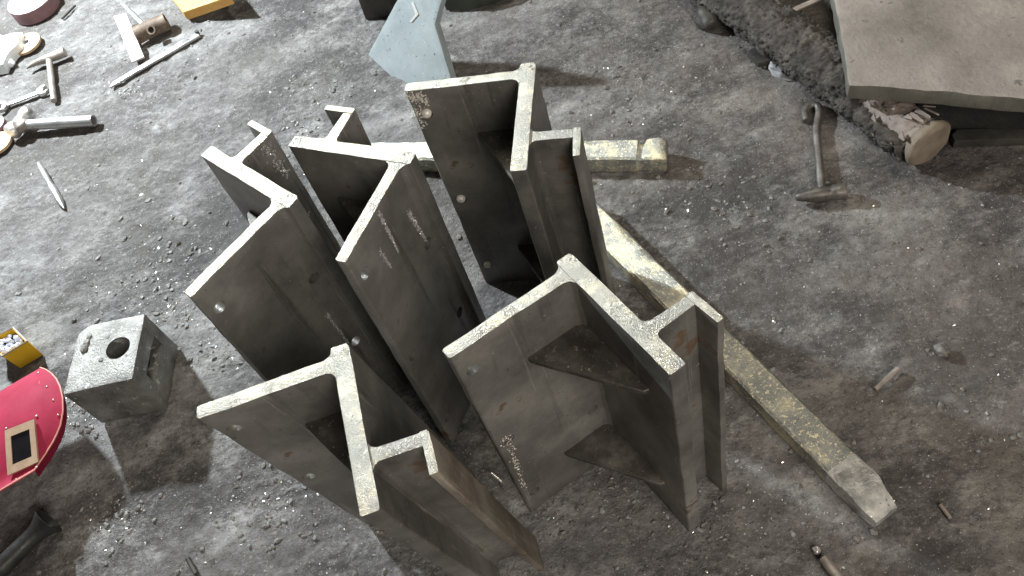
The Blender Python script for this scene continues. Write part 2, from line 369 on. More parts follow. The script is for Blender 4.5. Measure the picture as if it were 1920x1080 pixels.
MT['strap'] = material('pinkish_strap', [(0.3, (0.42, 0.35, 0.32)), (0.7, (0.58, 0.52, 0.48))], metallic=0.1, rough=(0.5, 0.7), scale=24, bump=0.2)
MT['rust'] = material('brown_pipe', [(0.3, (0.07, 0.05, 0.035)), (0.5, (0.15, 0.11, 0.08)), (0.7, (0.25, 0.20, 0.16))], metallic=0.2, rough=(0.5, 0.8), scale=35, bump=0.6, bscale=250)
MT['slab'] = material('slab_plate', [(0.32, (0.16, 0.142, 0.128)), (0.45, (0.23, 0.207, 0.188)), (0.54, (0.265, 0.24, 0.22)), (0.64, (0.34, 0.305, 0.275))], metallic=0.1, rough=(0.5, 0.85), scale=6, bump=0.8, bscale=90, bdist=0.004,
    streak=[((60, 4, 4), 0.60, (0.20, 0.18, 0.165))], spots=[(24, 0.62, (0.15, 0.14, 0.13)), (60, 0.66, (0.10, 0.095, 0.09)), (240, 0.68, (0.6, 0.58, 0.53))])
MT['slab_edge'] = material('flame_cut_edge', [(0.3, (0.10, 0.10, 0.085)), (0.7, (0.20, 0.195, 0.17))], metallic=0.3, rough=(0.5, 0.7), scale=18, bump=0.5, streak=[((240, 240, 6), 0.55, (0.07, 0.07, 0.06))])
MT['bark'] = material('dusty_bark', [(0.30, (0.020, 0.018, 0.016)), (0.5, (0.065, 0.056, 0.049)), (0.70, (0.14, 0.125, 0.11))], rough=(0.8, 0.95), scale=26, bump=1.0, bscale=90, bdist=0.008)
MT['wood'] = material('bare_wood', [(0.3, (0.15, 0.125, 0.110)), (0.7, (0.25, 0.215, 0.195))], rough=(0.7, 0.9), scale=12, bump=0.6, bscale=70, streak=[((30, 30, 120), 0.55, (0.20, 0.15, 0.12))])
MT['endgrain'] = material('sawn_end', [(0.3, (0.12, 0.096, 0.070)), (0.5, (0.18, 0.148, 0.112)), (0.7, (0.23, 0.195, 0.155))], rough=(0.6, 0.85), scale=22, bump=0.3, bscale=160, spots=[(60, 0.7, (0.45, 0.41, 0.34))])
MT['rag'] = material('pale_rag', [(0.3, (0.22, 0.225, 0.23)), (0.7, (0.36, 0.37, 0.38))], rough=(0.8, 0.95), scale=30, bump=0.5, bscale=140)
MT['darkiron'] = material('dark_iron', [(0.3, (0.03, 0.03, 0.027)), (0.7, (0.085, 0.08, 0.07))], metallic=0.4, rough=(0.45, 0.7), scale=14, bump=0.4, bscale=120)
MT['bluish'] = material('bluish_plate', [(0.3, (0.36, 0.42, 0.44)), (0.7, (0.52, 0.59, 0.61))], metallic=0.4, rough=(0.28, 0.5), scale=10, bump=0.4, bscale=160, spots=[(120, 0.63, (0.75, 0.77, 0.76)), (30, 0.62, (0.27, 0.30, 0.31)), (70, 0.64, (0.20, 0.17, 0.14))], streak=[((8, 90, 90), 0.60, (0.7, 0.74, 0.75))])
MT['green'] = material('dark_green', [(0.3, (0.022, 0.03, 0.02)), (0.7, (0.05, 0.062, 0.045))], metallic=0.2, rough=(0.4, 0.6), scale=14, bump=0.3)
MT['stone'] = material('grey_stone', [(0.3, (0.16, 0.17, 0.17)), (0.7, (0.28, 0.29, 0.29))], rough=(0.6, 0.8), scale=40, bump=0.3, bscale=200)

# ------------------------------------------------------------------ generic pieces
def flat(name, pxs, ztop, thick, mat, parent=None, bev=0.0012, rgh=0.0006, zs=None, base=None):
    """flat piece: outline given by the pixels of its top face, which lies at height ztop (or per point zs)"""
    zs = zs or [ztop]*len(pxs)
    P = [G(p[0], p[1], z) for p, z in zip(pxs, zs)]
    c = base if base is not None else Vector((sum(p.x for p in P)/len(P), sum(p.y for p in P)/len(P), 0))
    bm = prism_bm([(p.x-c.x, p.y-c.y) for p in P], [p.z-thick-c.z for p in P], [p.z-c.z for p in P])
    if bev: bevel(bm, bev, 2)
    slice_bm(bm, 0.025, 'xy')
    if rgh: rough(bm, rgh, 40, pxs[0][0])
    o = put(name, finish(bm, 35), mat, parent)
    if parent is None: o.location = c
    return o, c
def bar_between(name, a, b, wd, ht, mat, parent=None, bev=0.0015, rgh=0.0006, z0=0.0):
    """square bar lying from a to b (plan), top at z0+ht; local origin at a's ground point"""
    a = Vector((a[0], a[1], 0)); b = Vector((b[0], b[1], 0)); d = (b-a); L = d.length; n = Vector((-d.y, d.x, 0)).normalized()*wd/2
    pts = [a-n, b-n, b+n, a+n]
    bm = prism_bm([(p.x-a.x, p.y-a.y) for p in pts], z0, z0+ht); bevel(bm, bev, 2); slice_bm(bm, 0.03, 'xy'); rough(bm, rgh, 30, L*10)
    o = put(name, finish(bm, 35), mat, parent)
    if parent is None: o.location = a
    return o
def at_origin(bm, loc):
    return xform(bm, Matrix.Translation(-Vector(loc)))

# ------------------------------------------------------------------ spatter and grinding marks on bracket faces
def local_hit(root, px, py, yl):
    """where the line of sight of a pixel meets the bracket's local plane y = yl"""
    M_ = Matrix.Translation(root.location) @ root.rotation_euler.to_matrix().to_4x4() @ Matrix.Diagonal((*root.scale, 1)); I_ = M_.inverted()
    o_ = I_ @ Vector((0, 0, CH)); d_ = I_.to_3x3() @ (fw*F_PX+rt*(px-960)-up*(py-540))
    return o_+d_*((yl-o_.y)/d_.y)
def crumbs(root, name, pts, r0, r1, yl, out, mat):
    g = bmesh.new()
    for q in pts:
        r = r0+(r1-r0)*random.random()**2
        t = bmesh.new(); bmesh.ops.create_icosphere(t, subdivisions=1, radius=r)
        for v in t.verts: v.co *= 1+.4*(random.random()-.5)*2; v.co.y *= .45; v.co.z *= 1.5
        join_bm(g, xform(t, Matrix.Translation((q.x, yl+out*.0004, q.z))))
    o = put(name, finish(g, 30), mat, root); o['kind'] = 'stuff'
def mark(root, a, b, yl, out, n, spread=.0022, r=(.0005, .0015), mat='spark'):
    A_, B_ = local_hit(root, *a, yl), local_hit(root, *b, yl); pts = []
    for i in range(int(n*2.6)):
        t = random.random()**1.2; pts.append(A_.lerp(B_, t)+Vector((random.gauss(0, spread*(1-.5*t)), 0, random.gauss(0, spread))))
    crumbs(root, 'grinding_mark' if spread < .006 else 'weld_spatter', pts, r[0], r[1], yl, out, MT[mat])
mark(b_mid, (711, 400), (746, 470), 0.0, 1, 130)
mark(b_mid, (766, 398), (798, 450), 0.0, 1, 110, .003)
mark(b_mid, (712, 470), (735, 505), 0.0, 1, 45)
mark(b_left, (612, 588), (652, 642), 0.0, 1, 70)
mark(b_left, (572, 402), (578, 420), 0.0, 1, 40, .004)
yw = -(VS-.0008)*math.cos(0.04861)
mark(b_left, (494, 272), (540, 332), yw, 1, 75, .0075, (.0005, .0018))
mark(b_rear, (768, 178), (800, 192), TA+.0006, 1, 70, .008, (.0005, .0018), 'stud')
mark(b_rear, (780, 205), (792, 240), TA+.0006, 1, 45, .007, (.0005, .0018), 'stud')
mark(b_front, (948, 818), (985, 915), TA+.0006, 1, 60, .0045, (.0005, .0018), 'stud')

# ------------------------------------------------------------------ forged bars
def forged_bar(A, B, wd, ht, label, tip, tipmat, seed):
    """square bar from A to B (plan); tip = [(distance from B, width factor, bottom, top factor, side shift)]"""
    A = Vector((A[0], A[1], 0)); B = Vector((B[0], B[1], 0)); d = (B-A); L = d.length; d.normalize(); n = Vector((-d.y, d.x, 0))
    root = thing('forged_bar', A, label, 'steel bar', 'forged steel bars on the floor')
    tl = tip[0][0]
    def body(secs, name, mat, amp):
        bm = bmesh.new(); rows = []
        for s, ww, zb, zt, sh in secs:
            c = d*s+n*(sh+noise.noise(Vector((s*25, seed, 0)))*0.0010); ch = 0.0045
            sect = [(-ww/2, zb), (ww/2, zb), (ww/2, zt-ch), (ww/2-ch, zt), (ww/6, zt+0.0006), (-ww/6, zt-0.0004), (-ww/2+ch, zt), (-ww/2, zt-ch)]
            rows.append([bm.verts.new(c+n*q+Vector((0, 0, z))) for q, z in sect])
        for a, b in zip(rows, rows[1:]):
            for i in range(8): bm.faces.new((a[i], a[(i+1) % 8], b[(i+1) % 8], b[i]))
        bm.faces.new(rows[0][::-1]); bm.faces.new(rows[-1])
        rough(bm, amp, 45, seed, amp*.4); put(name, finish(bm, 40), mat, root)
    N_ = int((L-tl)/0.02)
    body([((L-tl)*i/N_, wd, 0.0, ht, 0.0) for i in range(N_+1)], 'shaft', MT['bar'], 0.0012)
    body([(L-e, wd*f, zb, ht*g, sh) for e, f, zb, g, sh in tip], 'forged_tip', tipmat, 0.0022)
b1a = G(1085, 372, 0.045); b1b = G(1668, 958, 0.040)
forged_bar((b1a.x-0.006, b1a.y), (b1b.x, b1b.y), 0.060, 0.045, 'long speckled steel bar lying diagonally from the brackets to the lower right',
    [(.105, .99, .001, .985, 0), (.095, 1.01, .001, .97, 0), (.08, 1.03, 0, .93, .001), (.068, 1.03, 0, .99, .001), (.05, .99, 0, 1.0, 0), (.03, .92, 0, .93, -.002), (.012, .82, .002, .82, -.003), (0, .72, .005, .66, -.003)], MT['tip'], 3.3)
b2a = G(668, 282, 0.045); b2b = G(1250, 278, 0.045)
forged_bar((b2a.x, b2a.y), (b2b.x, b2b.y), 0.058, 0.045, 'speckled steel bar lying across behind the rearmost bracket, stepped right end',
    [(.066, .98, .001, .985, 0), (.060, .88, .001, .86, 0), (.052, .88, 0, .86, 0), (.045, 1.05, 0, 1.06, 0), (.02, 1.06, 0, 1.08, 0), (.004, 1.02, 0, 1.04, 0), (0, .94, .003, .95, 0)], MT['bar'], 5.1)

# ------------------------------------------------------------------ square block with bore and slot
HB = 0.138
pf = [G(118, 740, HB), G(247, 710, HB), G(272, 588, HB), G(150, 613, HB)]
cb = (pf[0]+pf[1]+pf[2]+pf[3])/4; cb.z = 0
root = thing('bored_block', cb, 'square grey iron block with a round bore and a side slot', 'block')
ux = ((pf[1]-pf[0])+(pf[2]-pf[3])).normalized(); 
P2 = [(p.x-cb.x, p.y-cb.y) for p in pf]
P2 = P2[:3]+[(P2[3][0]*0.86+P2[2][0]*0.14, P2[3][1]*0.86+P2[2][1]*0.14), (P2[3][0]*0.9+P2[0][0]*0.1, P2[3][1]*0.9+P2[0][1]*0.1)]
bm = prism_bm(P2, 0, HB); bevel(bm, 0.003, 2)
hc = G(221, 652, HB)-cb
sm = (pf[1]+pf[2])/2-cb; sd = (pf[2]-pf[1]).normalized(); sn = Vector((sd.y, -sd.x, 0))
slot = bmesh.new(); bmesh.ops.create_cube(slot, size=1)
mt = Matrix((( sd.x, sn.x, 0), (sd.y, sn.y, 0), (0, 0, 1))).to_4x4() @ Matrix.Diagonal((0.094, 0.050, 0.034, 1)); mt.translation = Vector((sm.x, sm.y, HB*0.56))+sd*0.002
xform(slot, mt)
me = boolean(finish(bm, None), [finish(cyl_bm((hc.x, hc.y, -0.02), (hc.x, hc.y, HB+0.02), 0.0265, seg=40), None), finish(slot, None)])
bm = bmesh.new(); bm.from_mesh(me); slice_bm(bm, 0.022); rough(bm, 0.0011, 30, 8, 0.0004)
put('body', finish(bm, 30), MT['block'], root)
def lump_bm(c, r, seed, sub=2, squash=1.0):
    b = bmesh.new(); bmesh.ops.create_icosphere(b, subdivisions=sub, radius=r)
    for v in b.verts:
        v.co *= 1+0.35*noise.noise(v.co*(1.6/r)+Vector((seed, 0, 0))); v.co.z *= squash
    return xform(b, Matrix.Translation(Vector(c)))
for i, (px, py, r, q) in enumerate([(163, 643, .0085, .6), (158, 656, .009, .7), (168, 632, .007, .5), (160, 649, .008, .6), (190, 675, .006, .6), (201, 631, .0065, .4), (196, 688, .0045, .3), (178, 700, .006, .25), (190, 700, .006, .25), (167, 697, .003, .4)]):
    p = G(px, py, HB)-cb
    put('slag_drop', finish(lump_bm((p.x, p.y, HB-.001), r, i*3.3, 3, q), 60), MT['slag'] if i < 5 else MT['stone'], root)

# ------------------------------------------------------------------ welding hand shield
RIM = [(75, 690, .100), (86, 694, .112), (96, 701, .122), (105, 711, .128), (112, 725, .131), (117, 745, .130), (118, 770, .124), (113, 798, .115), (106, 815, .109), (99, 829, .104), (86, 850, .098), (74, 867, .096), (64, 882, .102)]
rimw = [G(*p) for p in RIM]
sw = G(0, 919, .102)-rimw[-1]; sw.z = 0; sw.normalize()                     # sweep direction, away from the rim end
pn = Vector((-sw.y, sw.x, 0)); pn = pn if (rimw[-1]-rimw[0]).dot(pn) > 0 else -pn
root = thing('welding_shield', Vector((rimw[5].x, rimw[5].y, 0))+sw*.12, 'red fibre welding shield with a dark window, lying by the block', 'welding mask')
ro = root.location
def shell_z(p):
    n_ = [(q-rimw[0]).dot(pn) for q in rimw]; v = (p-rimw[0]).dot(pn)
    for a in range(len(n_)-1):
        if n_[a] <= v <= n_[a+1]: return rimw[a].z+(rimw[a+1].z-rimw[a].z)*(v-n_[a])/max(1e-6, n_[a+1]-n_[a])
    return rimw[0].z if v < 0 else rimw[-1].z
def on_shell(px, py, lift=0.0):
    z = .16
    while z > .03:
        p = G(px, py, z)
        if z <= shell_z(p)+lift: return p
        z -= .0005
    return G(px, py, .09)
bm = bmesh.new(); rows = []
for xi in range(15):
    f = xi/14
    rows.append([bm.verts.new(q-ro+sw*(.28*f)-Vector((0, 0, .012*f*f+.075*f**4))) for q in rimw])
for a, b in zip(rows, rows[1:]):
    for i in range(len(RIM)-1): bm.faces.new((a[i], a[i+1], b[i+1], b[i]))
bmesh.ops.recalc_face_normals(bm, faces=bm.faces[:]); bmesh.ops.solidify(bm, geom=bm.faces[:], thickness=0.003)
put('shell', finish(bm, 32), MT['red'], root)
bm = bmesh.new(); top = []; bot = []
for k, q in enumerate(rimw):
    fz_ = max(.006, q.z-.026); inn = sw*.008
    top.append(bm.verts.new(q-ro-sw*.0005)); bot.append(bm.verts.new(Vector((q.x, q.y, fz_))-ro+inn))
for i in range(len(RIM)-1): bm.faces.new((top[i], top[i+1], bot[i+1], bot[i]))
bmesh.ops.solidify(bm, geom=bm.faces[:], thickness=0.0025)
put('folded_rim', finish(bm, 30), MT['red'], root)
put('rim_edge', finish(sweep_bm([q-ro-sw*.001+Vector((0, 0, .0008)) for q in rimw]+[rimw[-1]-ro+sw*.06, rimw[-1]-ro+sw*.24-Vector((0, 0, .008))], 0.0016, 8), 60), MT['red_edge'], root)
FP = [on_shell(px, py, .003)-ro for px, py in ((12, 808), (67, 786), (74, 866), (17, 892))]
cfp = sum(FP, Vector())/4
nrm = (FP[1]-FP[0]).cross(FP[3]-FP[0]).normalized(); nrm = nrm if nrm.z > 0 else -nrm
bm = bmesh.new(); o_ = [bm.verts.new(p) for p in FP]; i_ = [bm.verts.new(cfp+(p-cfp)*0.64) for k, p in enumerate(FP)]
for k in range(4): bm.faces.new((o_[k], o_[(k+1) % 4], i_[(k+1) % 4], i_[k]))
r_ = bmesh.ops.extrude_face_region(bm, geom=bm.faces[:]); bmesh.ops.translate(bm, verts=[v for v in r_['geom'] if isinstance(v, bmesh.types.BMVert)], vec=nrm*0.006)
slice_bm(bm, .02); rough(bm, .0008, 50, 2)
wf = put('window_frame', finish(bm, 30), MT['tan'], root)
bm = bmesh.new(); vs = [bm.verts.new(cfp+(p-cfp)*0.72+nrm*0.0035) for p in FP]; bm.faces.new(vs)
r_ = bmesh.ops.extrude_face_region(bm, geom=bm.faces[:]); bmesh.ops.translate(bm, verts=[v for v in r_['geom'] if isinstance(v, bmesh.types.BMVert)], vec=nrm*-0.003)
put('glass', finish(bm, 30), MT['darkglass'], wf)
for px, py in [(72, 699), (88, 725), (100, 750), (109, 778), (68, 780), (12, 803), (68, 876), (30, 899)]:
    put('rivet', finish(lump_bm(on_shell(px, py, .001)-ro, 0.0028, px, 1, 0.8), 60), MT['rivet'], root)

# black flared handle in the lower left corner
p0 = G(-6, 1072, 0.03); p1 = G(92, 975, 0.035)
root = thing('flared_handle', (p0.x, p0.y, 0), 'black flared handle end in the lower left corner', 'handle')
o3 = Vector((p0.x, p0.y, 0))
bm = cyl_bm(p0-o3, p1-o3, 0.02, seg=28, rings=[(0, .0165), (.02, .0185), (.10, .019), (.6, .018), (.72, .0185), (.82, .0215), (.90, .026), (.96, .031), (.99, .034), (.992, .031), (.90, .021), (.8, .014)])
rough(bm, 0.0006, 60, 3); put('grip', finish(bm, 40), MT['black'], root)
put('tip', finish(cyl_bm(p0-o3-(p1-p0).normalized()*0.05, p0-o3+(p1-p0)*0.01, 0.012, 0.0135, 20), 40), MT['tan'], root)

# ------------------------------------------------------------------ yellow box with pale granules
ZT = 0.062
rim = [G(-28, 640, ZT), G(24, 614, ZT), G(51, 640, ZT), G(4, 668, ZT)]
cy = sum(rim, Vector())/4; cy.z = 0
root = thing('yellow_box', cy, 'small yellow box of dark filling and pale chips at the left edge', 'box')
def ring_box(pts, z0, z1, inset):
    b = bmesh.new(); n = len(pts); c = sum(pts, Vector())/n
    lo = [b.verts.new((c.x+(p.x-c.x)*0.93-cy.x, c.y+(p.y-c.y)*0.93-cy.y, z0)) for p in pts]; hi = [b.verts.new((p.x-cy.x, p.y-cy.y, z1)) for p in pts]
    ih = [b.verts.new((c.x+(p.x-c.x)*inset-cy.x, c.y+(p.y-c.y)*inset-cy.y, z1)) for p in pts]; il = [b.verts.new((c.x+(p.x-c.x)*inset*.93-cy.x, c.y+(p.y-c.y)*inset*.93-cy.y, z0+.004)) for p in pts]
    b.faces.new(lo[::-1]); b.faces.new(il)
    for i in range(n):
        j = (i+1) % n
        b.faces.new((lo[i], lo[j], hi[j], hi[i])); b.faces.new((hi[i], hi[j], ih[j], ih[i])); b.faces.new((ih[i], ih[j], il[j], il[i]))
    return b
bm = ring_box(rim, 0.0, ZT, 0.90); bevel(bm, 0.003, 2); put('tray', finish(bm, 35), MT['yellow'], root)
put('rim', finish(sweep_bm([Vector((p.x-cy.x, p.y-cy.y, ZT)) for p in rim+rim[:2]], 0.0022, 8), 40), MT['shiny'], root)
cc = sum(rim, Vector())/4
bm = prism_bm([((cc+(p-cc)*.88-cy).x, (cc+(p-cc)*.88-cy).y) for p in rim], .005, ZT-.016); put('dark_filling', finish(bm, 30), MT['black'], root)
gr = bmesh.new()
for i in range(70):
    a, b = random.random(), random.random()**.8
    p = (rim[0]*(1-a)+rim[1]*a)*(1-b)+(rim[3]*(1-a)+rim[2]*a)*b; p = cc*0.17+p*0.83
    q_ = lump_bm((0, 0, 0), 0.0045+0.005*random.random()**2, i, 1, .5); xform(q_, Matrix.Rotation(random.random()*6, 4, 'X') @ Matrix.Rotation(random.random()*6, 4, 'Z'))
    join_bm(gr, xform(q_, Matrix.Translation((p.x-cy.x, p.y-cy.y, ZT-0.017+0.010*random.random()))))
g = put('pale_chips', finish(gr, 20), MT['crystal'], root); g['kind'] = 'stuff'

# ------------------------------------------------------------------ tools at the left
# hammer with a pipe handle
hd = G(38, 235, 0.03); he = G(176, 226, 0.02)
o3 = Vector((hd.x, hd.y, 0)); root = thing('pipe_hammer', o3, 'hammer with a pale steel pipe handle, its head stained brown', 'hammer')
bm = cyl_bm(hd-o3, he-o3, 0.0165, seg=24, rings=[(0.02, .015), (.5, .016), (1, .0165), (1.0, .0125), (.8, .0125)]); put('handle', finish(bm, 40), MT['shiny'], root)
ha = G(20, 250, 0.03); hb_ = G(56, 208, 0.03)
bm = cyl_bm(ha-o3, hb_-o3, .02, seg=20, rings=[(0, .021), (.06, .0235), (.25, .023), (.33, .018), (.62, .018), (.72, .022), (.94, .0225), (1, .019)]); rough(bm, .0012, 60, 5)
put('head', finish(bm, 40), MT['shiny'], root)
bm = lump_bm(hd-o3+Vector((.004, -.008, .004)), .023, 4, 3, .85); put('weld', finish(bm, 60), MT['tool'], root)
# chipping hammer (T shape)
o3 = G(92, 113, 0); root = thing('chipping_hammer', o3, 'chipping hammer with a pointed head, above the spanner', 'hammer')
hp = [G(50, 128, .014), G(66, 118, .017), G(88, 110, .02), G(108, 103, .02), G(122, 97, .02)]
bm = sweep_bm([p-o3 for p in hp], [.003, .009, .013, .0145, .0145], 14); put('head', finish(bm, 40), MT['tool'], root)
bm = cyl_bm(G(92, 110, .018)-o3, G(101, 189, .012)-o3, .0095, .0085, 16); put('handle', finish(bm, 40), MT['tool'], root)
# double open ended spanner
o3 = G(42, 186, 0); root = thing('spanner', o3, 'bright double open-ended spanner lying by the hammers', 'spanner')
sa, sb = G(2, 199, .012), G(80, 168, .012)
d = (sb-sa).normalized(); n = Vector((-d.y, d.x, 0))
put('shank', finish((lambda b: (bevel(b, .002, 2), b)[1])(prism_bm([((p-o3).x, (p-o3).y) for p in (sa+n*.008, sa-n*.008, sb-n*.008, sb+n*.008)], .005, .012)), 40), MT['shiny'], root)
for c, dr, s in ((sa, -d, 1.0), (sb, d, 1.0)):
    rot = Matrix.Rotation(R(15), 3, 'Z'); f = rot @ dr; g = Vector((-f.y, f.x, 0))
    out = []
    for k in range(9):
        a = R(52+k*(256/8)); out.append(c+f*.021*math.cos(a)+g*.021*math.sin(a))
    out += [c+f*.013*1.0-g*.0105, c-f*.006-g*.0105, c-f*.006+g*.0105, c+f*.013+g*.0105]
    bm = prism_bm([((p-o3).x, (p-o3).y) for p in out], .002, .014); bevel(bm, .0015, 1); put('jaw', finish(bm, 40), MT['shiny'], root)
# bright pointed chisel
ca, cb_ = G(72, 306, .010), G(120, 391, .006); o3 = Vector((ca.x, ca.y, 0))
bm = cyl_bm(ca-o3, cb_-o3, .008, seg=12, rings=[(0, .005), (.04, .0065), (.25, .008), (.45, .0075), (.55, .0095), (.85, .010), (.93, .006), (1, .0012)])
o = put('chisel', finish(bm, 40), MT['shiny']); o.location = o3; tag(o, 'bright pointed steel chisel lying alone on the grey floor', 'chisel')

# grinding discs
def disc(name, px, py, r, t, m_side, m_top, label, z0=0.0, ringed=True, tilt=(0, 0), group=None, top_r=0.99):
    c = G(px, py, z0+t); o3 = Vector((c.x, c.y, z0)); root = thing(name, o3, label, 'grinding disc', group)
    root.rotation_euler = (tilt[0], tilt[1], 0)
    rin = 0.011 if ringed else 0.0
    def turn(pr, seg=48):
        b = bmesh.new(); rows = [[b.verts.new((r_*math.cos(2*math.pi*i/seg), r_*math.sin(2*math.pi*i/seg), z_)) for i in range(seg)] for r_, z_ in pr]
        for a, q in zip(rows, rows[1:]+rows[:1]):
            for i in range(seg): b.faces.new((a[i], a[(i+1) % seg], q[(i+1) % seg], q[i]))
        return b
    put('wheel', finish(turn([(r, 0), (r*1.0, t*.9), (r*top_r, t), (max(rin, .004), t), (max(rin, .004), 0)]), 35), m_side, root)
    if m_top: put('label_face', finish(turn([(r*top_r*.985, t+.0002), (r*top_r*.98, t+.0012), (max(rin, .004)+.002, t+.0012), (max(rin, .004)+.002, t+.0002)]), 35), m_top, root)
    if ringed: put('ring', finish(turn([(.011, -.0005), (.019, -.0005), (.019, t+.0025), (.011, t+.0025)]), 35), MT['ring'], root)
    return root
disc('grinding_wheel', 56, -2, 0.078, 0.042, MT['mauve'], MT['lavender'], 'thick mauve grinding wheel with a pale lavender face in the corner', ringed=False)
disc('cutting_disc', 49, 80, 0.047, 0.008, MT['abrasive'], None, 'tan ringed grinding disc half under the white plastic bag', z0=0.006, tilt=(R(3), R(-2)), group='small grinding discs')
disc('cutting_disc', -8, 268, 0.045, 0.008, MT['abrasive'], None, 'tan ringed grinding disc cut by the left edge below the pipe hammer', z0=0.004, group='small grinding discs')
disc('cutting_disc', -14, 234, 0.036, 0.010, MT['mauve'], MT['lavender'], 'pink grinding disc cut by the left edge beside the hammer head', z0=0.0, ringed=False, group='small grinding discs')
# crumpled white plastic bag
P = [(-30, 62), (10, 66), (40, 62), (36, 84), (22, 96), (14, 108), (6, 122), (-30, 128)]
W_ = [G(p[0], p[1], .03) for p in P]; o3 = sum(W_, Vector())/len(W_); o3.z = 0
bm = prism_bm([((p-o3).x, (p-o3).y) for p in W_], .0, .034); bmesh.ops.triangulate(bm, faces=bm.faces[:]); slice_bm(bm, .016)
for v in bm.verts:
    v.co.z *= 0.8+0.6*abs(noise.noise(v.co*22)); v.co.xy += noise.noise_vector(v.co*30).xy*.008
o = put('plastic_bag', finish(bm, 25), MT['plastic']); o.location = o3; tag(o, 'crumpled white plastic bag lying over the tan grinding disc', 'plastic bag')
c = G(17, 118, .014); o = put('foam_scrap', finish((lambda b: b)(lump_bm((0, 0, .012), .016, 2.2, 3, .75)), 50), MT['plastic']); o.location = (c.x, c.y, 0); tag(o, 'grey-white scrap lump at the edge of the plastic bag', 'scrap')

# ------------------------------------------------------------------ scraps behind the left tools
o, _ = flat('steel_strap', [(213, 30), (236, 24), (270, 106), (247, 116)], .034, .006, MT['strap'], zs=[.040, .040, .020, .020]); tag(o, 'short flat pinkish strap leaning on the brown pipe stub', 'flat bar')
o, _ = flat('flat_bar', [(205, 163), (211, 153), (368, 58), (374, 66)], .010, .008, MT['shiny']); tag(o, 'long thin bright flat bar with a hooked end near the pipe stub', 'flat bar')
c = G(369, 60, .012); root = None
bm = cyl_bm((0, 0, .002), (0, 0, .016), .006, seg=10); 
o2 = put('hook', finish(bm, 40), MT['darkiron'], o); o2.location = (c.x-o.location.x, c.y-o.location.y, 0)
o, _ = flat('steel_strip', [(224, 5), (231, 4), (270, 42), (263, 46)], .012, .005, MT['shiny']); tag(o, 'narrow bright strip of steel behind the brown pipe stub', 'steel strip')
pa, pb = G(255, 66, .026), G(313, 40, .026); o3 = Vector((pa.x, pa.y, 0)); root = thing('pipe_stub', o3, 'short brown pipe stub with a round side hole', 'pipe')
bm = cyl_bm(pa-o3, pb-o3, .026, seg=26, rings=[(0, .0255), (.5, .026), (1, .026), (1, .021), (.5, .021), (0, .021)], caps=False); bm.faces.ensure_lookup_table(); rough(bm, .0012, 40, 2)
put('tube', finish(bm, 40), MT['rust'], root)
hc_ = G(284, 56, .044)-o3; nd = Vector((-.15, -.75, .65)).normalized()
bm = cyl_bm(hc_-nd*.012, hc_+nd*.004, .013, seg=20, rings=[(0, .013), (1, .0135), (1, .0095), (.2, .009)], caps=False); put('boss', finish(bm, 40), MT['rust'], root)
bm = cyl_bm(hc_-nd*.006, hc_-nd*.002, .0095, seg=18); put('bore', finish(bm, 40), MT['black'], root)  # solid black disc stands in for the shade inside the side hole
c = G(272, 79, .006); bm = cyl_bm((-.012, -.004, .006), (.012, .005, .006), .0055, .004, 10); o = put('metal_stub', finish(bm, 40), MT['shiny']); o.location = (c.x, c.y, 0); tag(o, 'tiny bright stub in the shadow of the brown pipe', 'metal stub')
bm = cyl_bm(G(116, 35, .004)-G(116, 35, 0), G(141, 10, .004)-G(116, 35, 0), .004, seg=8); o = put('welding_rod', finish(bm, 40), MT['darkiron']); o.location = G(116, 35, 0); tag(o, 'short dark rod lying beside the mauve grinding wheel', 'rod')
# orange box cut by the top edge, tipped up on its far side
o, c0 = flat('orange_box', [(318, -10), (343, 23), (432, -8), (404, -44)], .04, .03, MT['orange'], zs=[.034, .034, .078, .078], bev=.003); tag(o, 'orange cardboard box cut off by the top edge', 'box')
bm = prism_bm([(-.012, -.03), (.012, -.03), (.012, .03), (-.012, .03)], 0, .034); p_ = G(418, -20, .05)
k_ = put('steel_offcut', finish(bm, 30), MT['darkiron']); k_.location = (p_.x-.02, p_.y+.012, 0); tag(k_, 'dark offcut propping up the orange box', 'offcut')

# ------------------------------------------------------------------ behind the rear bracket
pa_, pb_, pc_ = G(690, 103, .026), G(850, 168, .026), G(795, -14, .23)
pnn = (pb_-pa_).cross(pc_-pa_).normalized(); pnn = pnn if pnn.z > 0 else -pnn
def on_plane(px, py, lift=0.0):
    d = fw*F_PX + rt*(px-960) - up*(py-540); o_ = Vector((0, 0, CH)); q = pa_+pnn*lift
    return o_+d*((q-o_).dot(pnn)/d.dot(pnn))
def slab_on_plane(pxs, lift, th, base):
    bm = bmesh.new(); T = [bm.verts.new(on_plane(px, py, lift)-base) for px, py in pxs]; Bq = [bm.verts.new(v.co-pnn*th) for v in T]
    bm.faces.new(T); bm.faces.new(Bq[::-1])
    for i in range(len(T)): bm.faces.new((T[i], T[(i+1) % len(T)], Bq[(i+1) % len(T)], Bq[i]))
    bmesh.ops.recalc_face_normals(bm, faces=bm.faces[:]); return bm
o3 = Vector((pa_.x, pa_.y, 0))
root = thing('steel_plate', o3, 'bluish bare steel plate leaning up behind the rearmost bracket', 'steel plate')
bm = slab_on_plane([(752, -14), (690, 103), (764, 172), (852, 168), (815, 46), (832, -14)], 0, .02, o3); bevel(bm, .0015, 2); slice_bm(bm, .03); rough(bm, .0008, 30, 3)
put('sheet', finish(bm, 35), MT['bluish'], root)
put('chalk_mark', finish(slab_on_plane([(771, 6), (775, 4), (784, 27), (771, 42), (768, 40), (779, 27)], .0018, .0015, o3), None), MT['ring'], root)
